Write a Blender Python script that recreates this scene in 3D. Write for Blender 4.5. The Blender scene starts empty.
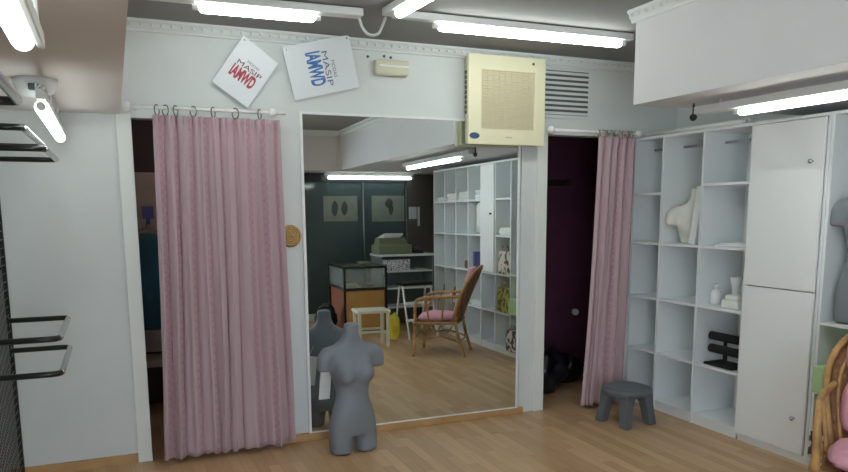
import bpy, bmesh, math, random
from mathutils import Vector, Matrix
random.seed(7)
PI = math.pi
SC = bpy.context.scene
COL = SC.collection

# ------------------------------------------------------------------ materials
def mat(name, color, rough=0.5, metal=0.0, vary=0.0, scale=8.0, emit=0.0, bump=0.0, bscale=60.0, spec=0.5):
    m = bpy.data.materials.new(name); m.use_nodes = True
    nt = m.node_tree; b = nt.nodes['Principled BSDF']
    b.inputs['Base Color'].default_value = (*color, 1)
    b.inputs['Roughness'].default_value = rough
    b.inputs['Metallic'].default_value = metal
    b.inputs['Specular IOR Level'].default_value = spec
    tc = nt.nodes.new('ShaderNodeTexCoord')
    if vary > 0:
        n = nt.nodes.new('ShaderNodeTexNoise'); n.inputs['Scale'].default_value = scale; n.inputs['Detail'].default_value = 4
        nt.links.new(tc.outputs['Object'], n.inputs['Vector'])
        r = nt.nodes.new('ShaderNodeValToRGB')
        r.color_ramp.elements[0].position = 0.3; r.color_ramp.elements[1].position = 0.7
        r.color_ramp.elements[0].color = (*[c*(1-vary) for c in color], 1)
        r.color_ramp.elements[1].color = (*[min(1, c*(1+vary)) for c in color], 1)
        nt.links.new(n.outputs['Fac'], r.inputs['Fac']); nt.links.new(r.outputs['Color'], b.inputs['Base Color'])
    if bump > 0:
        n2 = nt.nodes.new('ShaderNodeTexNoise'); n2.inputs['Scale'].default_value = bscale
        nt.links.new(tc.outputs['Object'], n2.inputs['Vector'])
        bp = nt.nodes.new('ShaderNodeBump'); bp.inputs['Strength'].default_value = bump; bp.inputs['Distance'].default_value = 0.01
        nt.links.new(n2.outputs['Fac'], bp.inputs['Height']); nt.links.new(bp.outputs['Normal'], b.inputs['Normal'])
    if emit > 0:
        b.inputs['Emission Color'].default_value = (*color, 1); b.inputs['Emission Strength'].default_value = emit
    return m

M_wall = mat('wall_paint', (0.70, 0.735, 0.735), 0.75, vary=0.03, scale=2.0)
M_bulk = mat('bulkhead_paint', (0.66, 0.66, 0.685), 0.75, vary=0.02, scale=2.0)
M_soffit = mat('soffit_paint', (0.66, 0.61, 0.585), 0.8, vary=0.03, scale=1.5)
M_ceil = mat('ceiling_paint', (0.25, 0.25, 0.25), 0.85, vary=0.04, scale=1.5)
M_trim = mat('trim_paint', (0.80, 0.83, 0.80), 0.45)
M_shelf = mat('shelf_laminate', (0.80, 0.84, 0.86), 0.4)
M_door = mat('door_laminate', (0.86, 0.885, 0.91), 0.35)
M_dark = mat('dark_booth_paint', (0.05, 0.028, 0.03), 0.8)
M_purple = mat('purple_booth_paint', (0.10, 0.025, 0.055), 0.75, vary=0.1)
M_black = mat('black_metal', (0.012, 0.013, 0.016), 0.28, 0.0)
M_blackf = mat('black_velvet', (0.008, 0.008, 0.010), 0.9)
M_chrome = mat('steel', (0.55, 0.56, 0.58), 0.25, 0.9)
M_grey = mat('grey_mannequin', (0.20, 0.222, 0.255), 0.5, vary=0.05, scale=6)
M_white_man = mat('cream_mannequin', (0.76, 0.75, 0.68), 0.5, vary=0.04)
M_plgrey = mat('grey_plastic', (0.115, 0.135, 0.15), 0.45)
M_cream = mat('cream_plastic', (0.86, 0.82, 0.58), 0.45)
M_creamgrille = mat('cream_grille', (0.74, 0.68, 0.48), 0.5)
M_beige = mat('beige_plastic', (0.62, 0.61, 0.45), 0.45)
M_whitepl = mat('white_plastic', (0.84, 0.85, 0.85), 0.35)
M_paper = mat('white_paper', (0.80, 0.83, 0.86), 0.6)
M_sign = mat('white_board', (0.76, 0.80, 0.84), 0.4)
M_red = mat('red_ink', (0.46, 0.06, 0.09), 0.6)
M_maroon = mat('maroon_ink', (0.20, 0.05, 0.09), 0.6)
M_blue = mat('blue_ink', (0.06, 0.20, 0.50), 0.6)
M_navy = mat('navy_ink', (0.16, 0.16, 0.30), 0.6)
M_inkgrey = mat('grey_ink', (0.22, 0.22, 0.26), 0.6)
M_straw = mat('woven_straw', (0.52, 0.34, 0.13), 0.75, vary=0.25, scale=60)
M_strawd = mat('dark_straw', (0.36, 0.21, 0.07), 0.75, vary=0.2, scale=60)
M_rattan = mat('rattan_cane', (0.46, 0.265, 0.095), 0.45, vary=0.35, scale=14)
M_rattand = mat('dark_rattan_weave', (0.27, 0.12, 0.05), 0.55, vary=0.45, scale=40, bump=0.5, bscale=120)
M_pink = mat('pink_cotton', (0.72, 0.36, 0.46), 0.9, vary=0.08, scale=20, bump=0.25, bscale=90)
M_orange = mat('orange_wood', (0.50, 0.27, 0.08), 0.45, vary=0.12, scale=5)
M_redwood = mat('reddish_wood', (0.30, 0.085, 0.035), 0.5, vary=0.15, scale=5)
M_frame_black = mat('black_frame', (0.010, 0.010, 0.011), 0.4)
M_creamwood = mat('cream_paint', (0.74, 0.72, 0.60), 0.45)
M_yellow = mat('yellow_bag', (0.66, 0.56, 0.04), 0.5, vary=0.15, scale=10)
M_khaki = mat('khaki_plastic', (0.20, 0.22, 0.13), 0.5, vary=0.06)
M_green = mat('pale_green_box', (0.44, 0.66, 0.36), 0.6, vary=0.08)
M_teal = mat('teal_cloth', (0.03, 0.11, 0.15), 0.9, vary=0.2)
M_brown = mat('brown_leather', (0.16, 0.05, 0.03), 0.5)
M_bag = mat('black_bin_bag', (0.010, 0.010, 0.014), 0.28, vary=0.2)
M_cloth = mat('white_cloth', (0.82, 0.84, 0.82), 0.9, vary=0.05, scale=20)
M_boothpanel = mat('pale_booth_panel', (0.40, 0.30, 0.26), 0.7, vary=0.1)
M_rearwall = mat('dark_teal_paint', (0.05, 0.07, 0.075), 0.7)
M_winstand = mat('pale_window_standin', (0.30, 0.34, 0.30), 0.6, vary=0.1)
M_board = mat('counter_panel', (0.20, 0.24, 0.24), 0.5)
M_tube = mat('lit_tube', (0.94, 1.0, 0.94), 0.4, emit=14.5)
M_tubeb = mat('lit_tube_soft', (0.92, 1.0, 0.97), 0.4, emit=5.0)
M_battenw = mat('white_batten', (0.72, 0.74, 0.74), 0.45)
M_slot = mat('dark_slot', (0.10, 0.11, 0.11), 0.7)
M_woodskirt = mat('oak_skirting', (0.50, 0.30, 0.13), 0.45, vary=0.15, scale=6)
M_blueplate = mat('blue_badge', (0.05, 0.10, 0.22), 0.4)

def floor_material():
    m = bpy.data.materials.new('oak_laminate'); m.use_nodes = True
    nt = m.node_tree; b = nt.nodes['Principled BSDF']; L = nt.links.new
    tc = nt.nodes.new('ShaderNodeTexCoord'); mp = nt.nodes.new('ShaderNodeMapping')
    mp.inputs['Rotation'].default_value = (0, 0, PI/2)
    L(tc.outputs['Object'], mp.inputs['Vector'])
    br = nt.nodes.new('ShaderNodeTexBrick')
    br.inputs['Scale'].default_value = 1.0
    br.inputs['Brick Width'].default_value = 0.46; br.inputs['Row Height'].default_value = 0.068
    br.inputs['Mortar Size'].default_value = 0.0009; br.inputs['Mortar Smooth'].default_value = 0.3
    br.offset = 0.37; br.offset_frequency = 2
    br.inputs['Color1'].default_value = (0.52, 0.32, 0.165, 1)
    br.inputs['Color2'].default_value = (0.68, 0.465, 0.275, 1)
    br.inputs['Mortar'].default_value = (0.36, 0.23, 0.13, 1)
    L(mp.outputs['Vector'], br.inputs['Vector'])
    mp2 = nt.nodes.new('ShaderNodeMapping'); mp2.inputs['Scale'].default_value = (30, 1.8, 1)
    L(tc.outputs['Object'], mp2.inputs['Vector'])
    nz = nt.nodes.new('ShaderNodeTexNoise'); nz.inputs['Scale'].default_value = 2.0; nz.inputs['Detail'].default_value = 6
    L(mp2.outputs['Vector'], nz.inputs['Vector'])
    rr = nt.nodes.new('ShaderNodeValToRGB')
    rr.color_ramp.elements[0].color = (0.80, 0.78, 0.76, 1); rr.color_ramp.elements[1].color = (1.08, 1.06, 1.04, 1)
    L(nz.outputs['Fac'], rr.inputs['Fac'])
    mx = nt.nodes.new('ShaderNodeMix'); mx.data_type = 'RGBA'; mx.blend_type = 'MULTIPLY'; mx.inputs[0].default_value = 1.0
    L(br.outputs['Color'], mx.inputs[6]); L(rr.outputs['Color'], mx.inputs[7])
    L(mx.outputs[2], b.inputs['Base Color'])
    b.inputs['Roughness'].default_value = 0.36
    return m
M_floor = floor_material()

def curtain_material():
    # pink cloth with woven stripes and small leaf marks, laid out along the sheet's own UV
    m = bpy.data.materials.new('pink_patterned_curtain'); m.use_nodes = True
    nt = m.node_tree; b = nt.nodes['Principled BSDF']; L = nt.links.new
    uv = nt.nodes.new('ShaderNodeUVMap')
    sp = nt.nodes.new('ShaderNodeSeparateXYZ'); L(uv.outputs['UV'], sp.inputs[0])
    def math_(op, a, v=None, c=None):
        n = nt.nodes.new('ShaderNodeMath'); n.operation = op
        if isinstance(a, (int, float)): n.inputs[0].default_value = a
        else: L(a, n.inputs[0])
        if v is not None:
            if isinstance(v, (int, float)): n.inputs[1].default_value = v
            else: L(v, n.inputs[1])
        if c is not None: n.inputs[2].default_value = c
        return n.outputs[0]
    # UV is in metres of cloth: stripe period 0.16 m
    ph = math_('MULTIPLY', sp.outputs[0], 1/0.155)
    fr = math_('FRACT', ph)
    d = math_('ABSOLUTE', math_('SUBTRACT', fr, 0.5))
    stripe = math_('LESS_THAN', d, 0.15)
    # zig-zag of leaves inside the stripe
    vv = math_('FRACT', math_('MULTIPLY', sp.outputs[1], 1/0.05))
    tri = math_('ABSOLUTE', math_('SUBTRACT', vv, 0.5))
    off = math_('SUBTRACT', math_('MULTIPLY', tri, 0.36), 0.09)
    dd = math_('ABSOLUTE', math_('SUBTRACT', math_('SUBTRACT', fr, 0.5), off))
    leaf0 = math_('LESS_THAN', dd, 0.075)
    nl = nt.nodes.new('ShaderNodeTexNoise'); nl.inputs['Scale'].default_value = 130; L(uv.outputs['UV'], nl.inputs['Vector'])
    leaf = math_('MULTIPLY', leaf0, math_('GREATER_THAN', nl.outputs['Fac'], 0.5))
    nz = nt.nodes.new('ShaderNodeTexNoise'); nz.inputs['Scale'].default_value = 90; L(uv.outputs['UV'], nz.inputs['Vector'])
    c1 = nt.nodes.new('ShaderNodeMix'); c1.data_type = 'RGBA'
    c1.inputs[6].default_value = (0.53, 0.39, 0.43, 1); c1.inputs[7].default_value = (0.49, 0.33, 0.38, 1)
    L(stripe, c1.inputs[0])
    c2 = nt.nodes.new('ShaderNodeMix'); c2.data_type = 'RGBA'
    L(c1.outputs[2], c2.inputs[6]); c2.inputs[7].default_value = (0.34, 0.175, 0.23, 1)
    lf = math_('MULTIPLY', leaf, 0.55); L(lf, c2.inputs[0])
    c3 = nt.nodes.new('ShaderNodeMix'); c3.data_type = 'RGBA'; c3.blend_type = 'MULTIPLY'; c3.inputs[0].default_value = 0.35
    L(c2.outputs[2], c3.inputs[6]); L(nz.outputs['Color'], c3.inputs[7])
    L(c2.outputs[2], b.inputs['Base Color'])
    b.inputs['Roughness'].default_value = 0.85
    b.inputs['Sheen Weight'].default_value = 0.2
    return m
M_curtain = curtain_material()

def print_material(name, base, spot, scale, thr=0.5):
    m = bpy.data.materials.new(name); m.use_nodes = True
    nt = m.node_tree; b = nt.nodes['Principled BSDF']; L = nt.links.new
    tc = nt.nodes.new('ShaderNodeTexCoord')
    v = nt.nodes.new('ShaderNodeTexNoise'); v.inputs['Scale'].default_value = scale; v.inputs['Detail'].default_value = 1.5
    L(tc.outputs['Object'], v.inputs['Vector'])
    r = nt.nodes.new('ShaderNodeValToRGB'); r.color_ramp.interpolation = 'CONSTANT'
    r.color_ramp.elements[0].color = (*spot, 1); r.color_ramp.elements[1].position = thr; r.color_ramp.elements[1].color = (*base, 1)
    L(v.outputs['Fac'], r.inputs['Fac']); L(r.outputs['Color'], b.inputs['Base Color'])
    b.inputs['Roughness'].default_value = 0.6
    return m
M_leopard = print_material('brown_print', (0.62, 0.57, 0.48), (0.12, 0.07, 0.05), 16, 0.47)
M_yprint = print_material('yellow_print', (0.52, 0.54, 0.16), (0.18, 0.16, 0.06), 22, 0.45)
M_zprint = print_material('dark_print', (0.66, 0.62, 0.58), (0.07, 0.05, 0.05), 15, 0.52)
M_label = print_material('printed_label', (0.78, 0.78, 0.80), (0.10, 0.10, 0.16), 70, 0.46)

def glass_material(name, color, alpha, rough=0.05):
    m = bpy.data.materials.new(name); m.use_nodes = True
    nt = m.node_tree; b = nt.nodes['Principled BSDF']
    b.inputs['Base Color'].default_value = (*color, 1); b.inputs['Roughness'].default_value = rough
    b.inputs['Alpha'].default_value = alpha
    return m
M_glass = glass_material('clear_glass', (0.55, 0.62, 0.60), 0.22)
M_smoke = glass_material('smoked_glass', (0.085, 0.125, 0.13), 0.9, 0.08)

def mirror_material():
    m = bpy.data.materials.new('mirror_silver'); m.use_nodes = True
    b = m.node_tree.nodes['Principled BSDF']
    b.inputs['Base Color'].default_value = (0.78, 0.83, 0.82, 1); b.inputs['Metallic'].default_value = 1.0
    b.inputs['Roughness'].default_value = 0.0
    return m
M_mirror = mirror_material()

# ------------------------------------------------------------------ geometry helpers
class MB:
    """collects shapes and links them as ONE mesh object"""
    def __init__(s): s.bm = bmesh.new(); s.uv = None
    def box(s, x0, x1, y0, y1, z0, z1, bev=0.0, rot=None, at=None):
        r = bmesh.ops.create_cube(s.bm, size=1.0)
        vs = r['verts']
        c = Vector(((x0+x1)/2, (y0+y1)/2, (z0+z1)/2))
        for v in vs: v.co = Vector((v.co.x*(x1-x0), v.co.y*(y1-y0), v.co.z*(z1-z0))) + c
        if bev > 0:
            es = list({e for v in vs for e in v.link_edges})
            rb = bmesh.ops.bevel(s.bm, geom=es, offset=bev, segments=2, profile=0.5, affect='EDGES')
            vs = list({v for f in rb['faces'] for v in f.verts} | {v for v in vs if v.is_valid})
        if rot is not None:
            o = Vector(at) if at else c
            for v in vs: v.co = rot @ (v.co-o) + o
        return s
    def tube(s, pts, r, n=8, closed=False, caps=True):
        pts = [Vector(p) for p in pts]; N = len(pts); rings = []
        rad = r if isinstance(r, (list, tuple)) else [r]*N
        up = None
        for i, p in enumerate(pts):
            if closed: t = pts[(i+1) % N]-pts[(i-1) % N]
            else: t = pts[min(i+1, N-1)]-pts[max(i-1, 0)]
            t.normalize()
            if up is None:
                up = Vector((0, 0, 1)) if abs(t.z) < 0.9 else Vector((1, 0, 0))
            a = t.cross(up)
            if a.length < 1e-6: a = t.orthogonal()
            a.normalize(); b = a.cross(t).normalized(); up = b
            rings.append([s.bm.verts.new(p+rad[i]*(math.cos(2*PI*k/n)*a+math.sin(2*PI*k/n)*b)) for k in range(n)])
        for i in range(N if closed else N-1):
            A, B = rings[i], rings[(i+1) % N]
            for k in range(n):
                s.bm.faces.new((A[k], A[(k+1) % n], B[(k+1) % n], B[k]))
        if caps and not closed:
            s.bm.faces.new(rings[0][::-1]); s.bm.faces.new(rings[-1])
        return s
    def lathe(s, prof, c=(0, 0, 0), n=24, sx=1.0, sy=1.0, axis='z'):
        rings = []
        for (r, h) in prof:
            ring = []
            for k in range(n):
                a = 2*PI*k/n; x, y, z = r*math.cos(a)*sx, r*math.sin(a)*sy, h
                if axis == 'x': x, y, z = z, x, y
                if axis == 'y': x, y, z = x, z, y
                ring.append(s.bm.verts.new((x+c[0], y+c[1], z+c[2])))
            rings.append(ring)
        for A, B in zip(rings, rings[1:]):
            for k in range(n): s.bm.faces.new((A[k], A[(k+1) % n], B[(k+1) % n], B[k]))
        s.bm.faces.new(rings[0][::-1]); s.bm.faces.new(rings[-1])
        return s
    def ball(s, c, r, sx=1, sy=1, sz=1, u=16, v=10):
        g = bmesh.ops.create_uvsphere(s.bm, u_segments=u, v_segments=v, radius=r)
        for w in g['verts']: w.co = Vector((w.co.x*sx+c[0], w.co.y*sy+c[1], w.co.z*sz+c[2]))
        return s
    def loft(s, rings, cap=True):
        R = [[s.bm.verts.new(p) for p in ring] for ring in rings]; n = len(R[0])
        for A, B in zip(R, R[1:]):
            for k in range(n): s.bm.faces.new((A[k], A[(k+1) % n], B[(k+1) % n], B[k]))
        if cap: s.bm.faces.new(R[0][::-1]); s.bm.faces.new(R[-1])
        return s
    def prism(s, poly, z0, z1):
        a = [s.bm.verts.new((x, y, z0)) for x, y in poly]; b = [s.bm.verts.new((x, y, z1)) for x, y in poly]
        n = len(a); s.bm.faces.new(a[::-1]); s.bm.faces.new(b)
        for k in range(n): s.bm.faces.new((a[k], a[(k+1) % n], b[(k+1) % n], b[k]))
        return s
    def build(s, name, m, parent=None, smooth=False, M=None):
        if M is not None: s.bm.transform(M)
        bmesh.ops.recalc_face_normals(s.bm, faces=s.bm.faces)
        me = bpy.data.meshes.new(name); s.bm.to_mesh(me); s.bm.free()
        me.materials.append(m)
        if smooth:
            for p in me.polygons: p.use_smooth = True
        o = bpy.data.objects.new(name, me); COL.objects.link(o)
        if parent: o.parent = parent
        return o

def frame_mesh(f, x0, x1, z0, z1, ix0, ix1, iz0, iz1, ya, yb):
    O = [(x0, z0), (x1, z0), (x1, z1), (x0, z1)]; I = [(ix0, iz0), (ix1, iz0), (ix1, iz1), (ix0, iz1)]
    V = {(k, y): [f.bm.verts.new((x, y, z)) for x, z in P] for k, P in (('o', O), ('i', I)) for y in (ya, yb)}
    for k in range(4):
        n = (k+1) % 4
        for A, B in ((V['o', ya], V['i', ya]), (V['i', ya], V['i', yb]), (V['i', yb], V['o', yb]), (V['o', yb], V['o', ya])):
            f.bm.faces.new((A[k], A[n], B[n], B[k]))
    return f
def shade(o, ang=40):
    for p in o.data.polygons: p.use_smooth = True
    bm = bmesh.new(); bm.from_mesh(o.data)
    for e in bm.edges:
        if len(e.link_faces) == 2 and e.calc_face_angle(0) > math.radians(ang): e.smooth = False
    bm.to_mesh(o.data); bm.free()
    return o

def tag(o, label, cat, group=None):
    o['label'] = label; o['category'] = cat
    if group: o['group'] = group
    return o
def thing(name, label, cat, loc=(0, 0, 0), rz=0.0, group=None):
    o = bpy.data.objects.new(name, None); COL.objects.link(o)
    o.location = loc; o.rotation_euler = (0, 0, rz); o.empty_display_size = 0.1
    return tag(o, label, cat, group)
def struct(o, label=None):
    o['kind'] = 'structure'
    if label: o['label'] = label
    return o
def copy_tree(o, parent=None):
    c = o.copy(); COL.objects.link(c)
    if parent: c.parent = parent
    for ch in list(o.children): copy_tree(ch, c)
    return c

def smooth_path(pts, k=6, closed=False):
    P = [Vector(p) for p in pts]; N = len(P); out = []
    rng = range(N) if closed else range(N-1)
    for i in rng:
        if closed: a, b, c, d = P[i-1], P[i], P[(i+1) % N], P[(i+2) % N]
        else: a, b, c, d = P[max(i-1, 0)], P[i], P[i+1], P[min(i+2, N-1)]
        for j in range(k):
            t = j/k
            out.append(0.5*((2*b)+(c-a)*t+(2*a-5*b+4*c-d)*t*t+(3*b-a-3*c+d)*t**3))
    if not closed: out.append(P[-1])
    return out

# ------------------------------------------------------------------ the room
YB = 4.53          # back wall
XL, XR = -0.62, 4.05
ZC = 2.555
XE = 5.6           # right end of the shop's rear area
YR = -3.9

struct(MB().box(XL-0.1, XE, YR-0.1, 6.2, -0.1, 0.0).build('floor', M_floor), 'light oak laminate floor of narrow staves')
struct(MB().box(XL-0.1, XE, -1.0, 6.2, ZC, ZC+0.1).box(1.2, XE, YR-0.1, -1.0, ZC, ZC+0.1).build('ceiling', M_ceil), 'grey painted ceiling')
DL0, DL1, DR0, DR1, ZD = 0.125, 0.90, 2.875, 3.58, 2.02
w = MB()
w.box(XL, DL0, YB, YB+0.1, 0, ZC).box(DL0, DL1, YB, YB+0.1, ZD, ZC).box(DL1, DR0, YB, YB+0.1, 0, ZC)
w.box(DR0, DR1, YB, YB+0.1, ZD, ZC).box(DR1, XR, YB, YB+0.1, 0, ZC)
struct(w.build('wall_back', M_wall), 'off-white back wall with two fitting room openings')
struct(MB().box(XL-0.1, XL, -0.95, YB+0.1, 0, ZC).build('wall_left', M_wall), 'white side wall behind the grid panel')
struct(MB().box(XR, XR+0.1, 0.0, YB+0.1, 0, ZC).build('wall_right', M_wall), 'white wall behind the shelving')
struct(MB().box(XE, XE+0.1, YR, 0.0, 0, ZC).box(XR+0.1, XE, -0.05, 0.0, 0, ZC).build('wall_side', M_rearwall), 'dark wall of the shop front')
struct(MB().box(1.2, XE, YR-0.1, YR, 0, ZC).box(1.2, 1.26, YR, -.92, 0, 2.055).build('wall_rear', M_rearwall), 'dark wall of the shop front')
struct(MB().box(XL, 0.07, -0.3, YB, 2.035, ZC).build('ceiling_bulkhead', M_soffit), 'beige lowered ceiling over the grid panel')
struct(MB().box(2.67, XR, -0.3, 3.33, 2.058, ZC).build('ceiling_bulkhead', M_bulk), 'white bulkhead above the shelving')
b = MB().box(XL, XE, -1.0, -0.3, 2.055, ZC).box(1.2, XE, -3.9, -1.0, 2.055, ZC)
struct(b.build('ceiling_bulkhead', M_soffit), 'beige bulkhead above the shop front')
t = MB()
for (x0, x1, z0, z1) in ((1.9, 2.62, 2.44, 2.46), (1.9, 2.62, 2.10, 2.12), (2.60, 2.62, 2.10, 2.46), (1.9, 1.92, 2.10, 2.46)):
    t.box(x0, x1, -0.302, -0.288, z0, z1)
struct(t.build('trim_3', M_soffit), 'panel moulding on the rear bulkhead')
# cornice (scalloped plaster moulding)
def cornice(name, p0, p1, nrm):
    m = MB(); p0, p1, nrm = Vector(p0), Vector(p1), Vector(nrm); d = (p1-p0); Lg = d.length; d.normalize()
    prof = [(0, 0), (0.040, 0), (0.040, -0.012), (0.028, -0.022), (0.022, -0.040), (0.010, -0.052), (0.010, -0.062), (0, -0.066)]
    rings = [[p0+d*s+nrm*a+Vector((0, 0, h)) for a, h in prof] for s in (0, Lg)]
    m.loft(rings)
    k = int(Lg/0.055)
    for i in range(k):
        c = p0+d*((i+0.5)*Lg/k)+nrm*0.03+Vector((0, 0, -0.03))
        m.ball(c, 0.011, u=6, v=5)
    return m.build(name, M_wall)
struct(cornice('trim_1', (0.07, YB, ZC), (XR, YB, ZC), (0, -1, 0)), 'moulded plaster cornice along the back wall')
struct(cornice('trim_2', (2.67, 3.36, ZC), (2.67, -0.26, ZC), (-1, 0, 0)), 'moulded plaster cornice along the bulkhead')
struct(cornice('trim_4', (0.07, -0.3, ZC), (2.64, -0.3, ZC), (0, 1, 0)), 'moulded cornice over the shop front')
# skirtings
struct(MB().box(XL, 0.045, YB-0.014, YB, 0, 0.055).build('baseboard_left', M_woodskirt), 'oak skirting left of the fitting room')
struct(MB().box(DL1, 2.70, YB-0.035, YB, 0, 0.048, 0.004).build('baseboard_back', M_woodskirt), 'oak skirting under the mirror')
# door jamb trims
struct(MB().box(0.045, DL0, YB-0.022, YB+0.1, 0, 2.04, 0.004).build('door_1', M_trim), 'white jamb of the left fitting room')
struct(MB().box(2.79, DR0, YB-0.03, YB+0.1, 0, 2.03, 0.004).build('door_2', M_trim), 'white jamb of the right fitting room')
struct(MB().box(2.67, 2.79, YB-0.012, YB, 0, 1.93).build('trim_5', M_wall), 'pale strip between the mirror and the right opening')

# fitting rooms behind
bl = MB()
bl.box(XL, -0.35, YB+0.1, 6.0, 0, ZC).box(1.5, 1.55, YB+0.1, 6.0, 0, ZC).box(XL, 1.55, 5.9, 6.0, 0, ZC).box(-0.35, 1.5, YB+0.101, 5.9, 2.3, 2.36)
struct(bl.build('wall_booth', M_dark), 'dark walls of the left fitting room')
br_ = MB()
br_.box(2.3, 2.36, YB+0.1, 6.0, 0, ZC).box(4.0, 4.06, YB+0.1, 6.0, 0, ZC).box(2.3, 4.06, 5.5, 5.56, 0, ZC).box(2.36, 4.0, YB+0.101, 5.5, 2.3, 2.36)
struct(br_.build('wall_booth', M_purple), 'dark purple walls of the right fitting room')
# left booth: pale panel, ledge, hanging teal garment
struct(MB().box(0.05, 0.75, 5.86, 5.9, 0.42, 1.78).build('trim_6', M_boothpanel), 'pale panel on the booth wall')
tag(MB().box(-0.2, 0.9, 5.55, 5.855, 0.36, 0.41, 0.005).build('ledge', M_boothpanel), 'narrow pale ledge inside the left fitting room', 'shelf')
g = thing('hanging_garment', 'teal garment on a hanger inside the left fitting room', 'garment', (0.22, 5.72, 0))
rings = []
for z, wx, wy in ((0.62, .11, .05), (0.8, .115, .05), (1.1, .10, .05), (1.22, .12, .055), (1.29, .13, .05), (1.33, .05, .03)):
    rings.append([(wx*math.cos(a)*(1+.1*math.sin(5*a)), wy*math.sin(a), z) for a in [2*PI*k/24 for k in range(24)]])
MB().loft(rings).build('cloth', M_teal, g, smooth=True)
MB().tube(smooth_path([(-.1, 0, 1.33), (0, 0, 1.37), (0.1, 0, 1.33)]), 0.006).tube(smooth_path([(0, 0, 1.37), (0, 0, 1.42), (.02, 0.02, 1.45), (0, .1, 1.44), (0, 0.16, 1.44)]), 0.004).build('hanger', M_chrome, g)
MB().box(-.03, .05, -.062, -.056, 1.44, 1.53).box(-.002, .022, -.057, 0.0, 1.40, 1.45).build('swing_tag', mat('violet_card', (0.10, 0.09, 0.28), 0.5), g)
bo = thing('added_booth_lamp', 'small round lamp added out of sight to brighten the left fitting room', 'lamp', (0.55, 5.35, 2.30))  # unseen lamp added to lift the dark booth behind the curtain
MB().lathe([(0, 0), (.09, 0), (.09, -.02), (0, -.02)], n=24).build('base', M_battenw, bo)
MB().lathe([(0, -.02), (.07, -.02), (.06, -.045), (0, -.05)], n=24).build('diffuser', mat('added_warm_lamp', (1.0, .85, .7), .5, emit=24.0), bo)
# right booth: coat rail with hooks, heap of bags
rk = thing('coat_rail', 'dark coat rail with hooks on the purple booth wall', 'coat rack', (3.35, 5.5, 1.72))
MB().box(-.4, .4, -.02, 0, -.03, .03, .004).build('board', mat('dark_wood', (0.03, 0.012, 0.014), 0.5), rk)
for i in range(4):
    x = -.3+.2*i
    MB().tube(smooth_path([(x, -.02, 0), (x, -.06, -.01), (x, -.075, .03)]), .006).build('hook', M_black, rk)
def blob(name, c, r, s, m, seed, label, cat, group=None, amp=0.18):
    rnd = random.Random(seed); mb = MB(); g = bmesh.ops.create_icosphere(mb.bm, subdivisions=4, radius=r)
    ph = [(Vector((rnd.uniform(-1, 1), rnd.uniform(-1, 1), rnd.uniform(-1, 1))).normalized(), rnd.uniform(4, 11), rnd.uniform(0, 6)) for _ in range(12)]
    for v in g['verts']:
        d = v.co.normalized(); k = 1+amp*sum(math.sin(f*d.dot(a)+p) for a, f, p in ph)/4
        v.co = Vector((d.x*r*k*s[0], d.y*r*k*s[1], d.z*r*k*s[2]))
    zmin = -r*s[2]*0.86
    for v in g['verts']: v.co.z = max(v.co.z, zmin)
    o = mb.build(name, m, smooth=True); o.location = (c[0], c[1], c[2]-zmin)
    return tag(o, label, cat, group)
blob('bin_bag', (3.2, 5.0, 0), .17, (1, .9, 1.15), M_bag, 3, 'shiny black bag slumped on the floor inside the right fitting room, left of the pair', 'bag')
blob('bin_bag', (3.56, 5.2, 0), .13, (1, .9, 1.0), M_bag, 5, 'small black bag on the fitting room floor, nearer the pink curtain', 'bag')
lm = MB().lathe([(0, -.03), (.028, -.03), (.03, 0), (.0, .0)], (0, 0, 0), axis='y', n=16).build('coat_peg', M_whitepl)
lm.location = (3.83, 5.5, 0.56); tag(lm, 'small round white knob on the purple booth wall', 'knob')

# ------------------------------------------------------------------ curtains
def curtain_sheet(xt0, xt1, xb0, xb1, yc, zt, zb0, zb1, folds, amp_t, amp_b, seed, drift=0.0):
    rnd = random.Random(seed); nu, nv = folds*28, 60
    mb = MB(); bm = mb.bm; uvl = bm.loops.layers.uv.new('UVMap')
    # irregular fold phases and depths
    ws = [rnd.uniform(0.65, 1.4) for _ in range(folds)]; tot = sum(ws); acc = [0]
    for x in ws: acc.append(acc[-1]+x/tot)
    dep = [rnd.uniform(0.6, 1.25) for _ in range(folds+1)]
    def fold(u):
        for i in range(folds):
            if u <= acc[i+1] or i == folds-1:
                t = (u-acc[i])/(acc[i+1]-acc[i]); return i, t
    V = []; cloth = 1.75*max(xt1-xt0, xb1-xb0)
    for j in range(nv+1):
        v = j/nv; row = []
        for i in range(nu+1):
            u = i/nu; k, t = fold(u)
            a = amp_t+(amp_b-amp_t)*min(1, v*1.6)
            dp = dep[k]*(1-t)+dep[k+1]*t
            wv = math.sin(2*PI*t+0.5*math.sin(2.2*v+k))
            wv = wv*(0.72+0.28*abs(wv))
            y = yc - a*dp*wv
            if v < 0.055: y += 0.012*math.sin(u*folds*6*PI)*math.sin(PI*min(1, v/0.055+.25))       # gathered heading tape
            sway = 0.012*math.sin(3*v+k*1.7)*v
            x0 = xt0+(xb0-xt0)*v**1.15; x1 = xt1+(xb1-xt1)*v**1.15
            x = x0+(x1-x0)*u+sway+0.35*a*math.sin(4*PI*t)*0.5
            zb = zb0+(zb1-zb0)*u
            z = zt+(zb-zt)*v + (0.006*math.sin(k*2.3+6*t) if v > 0.97 else 0)
            row.append(bm.verts.new((x, y, z)))
        V.append(row)
    for j in range(nv):
        for i in range(nu):
            f = bm.faces.new((V[j][i], V[j][i+1], V[j+1][i+1], V[j+1][i]))
            for lp, (a, b_) in zip(f.loops, ((i, j), (i+1, j), (i+1, j+1), (i, j+1))):
                lp[uvl].uv = (a/nu*cloth, b_/nv*2.0)
    o = mb.build('cloth', M_curtain, smooth=True)
    sd = o.modifiers.new('thick', 'SOLIDIFY'); sd.thickness = 0.003; sd.offset = 0
    return o
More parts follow.
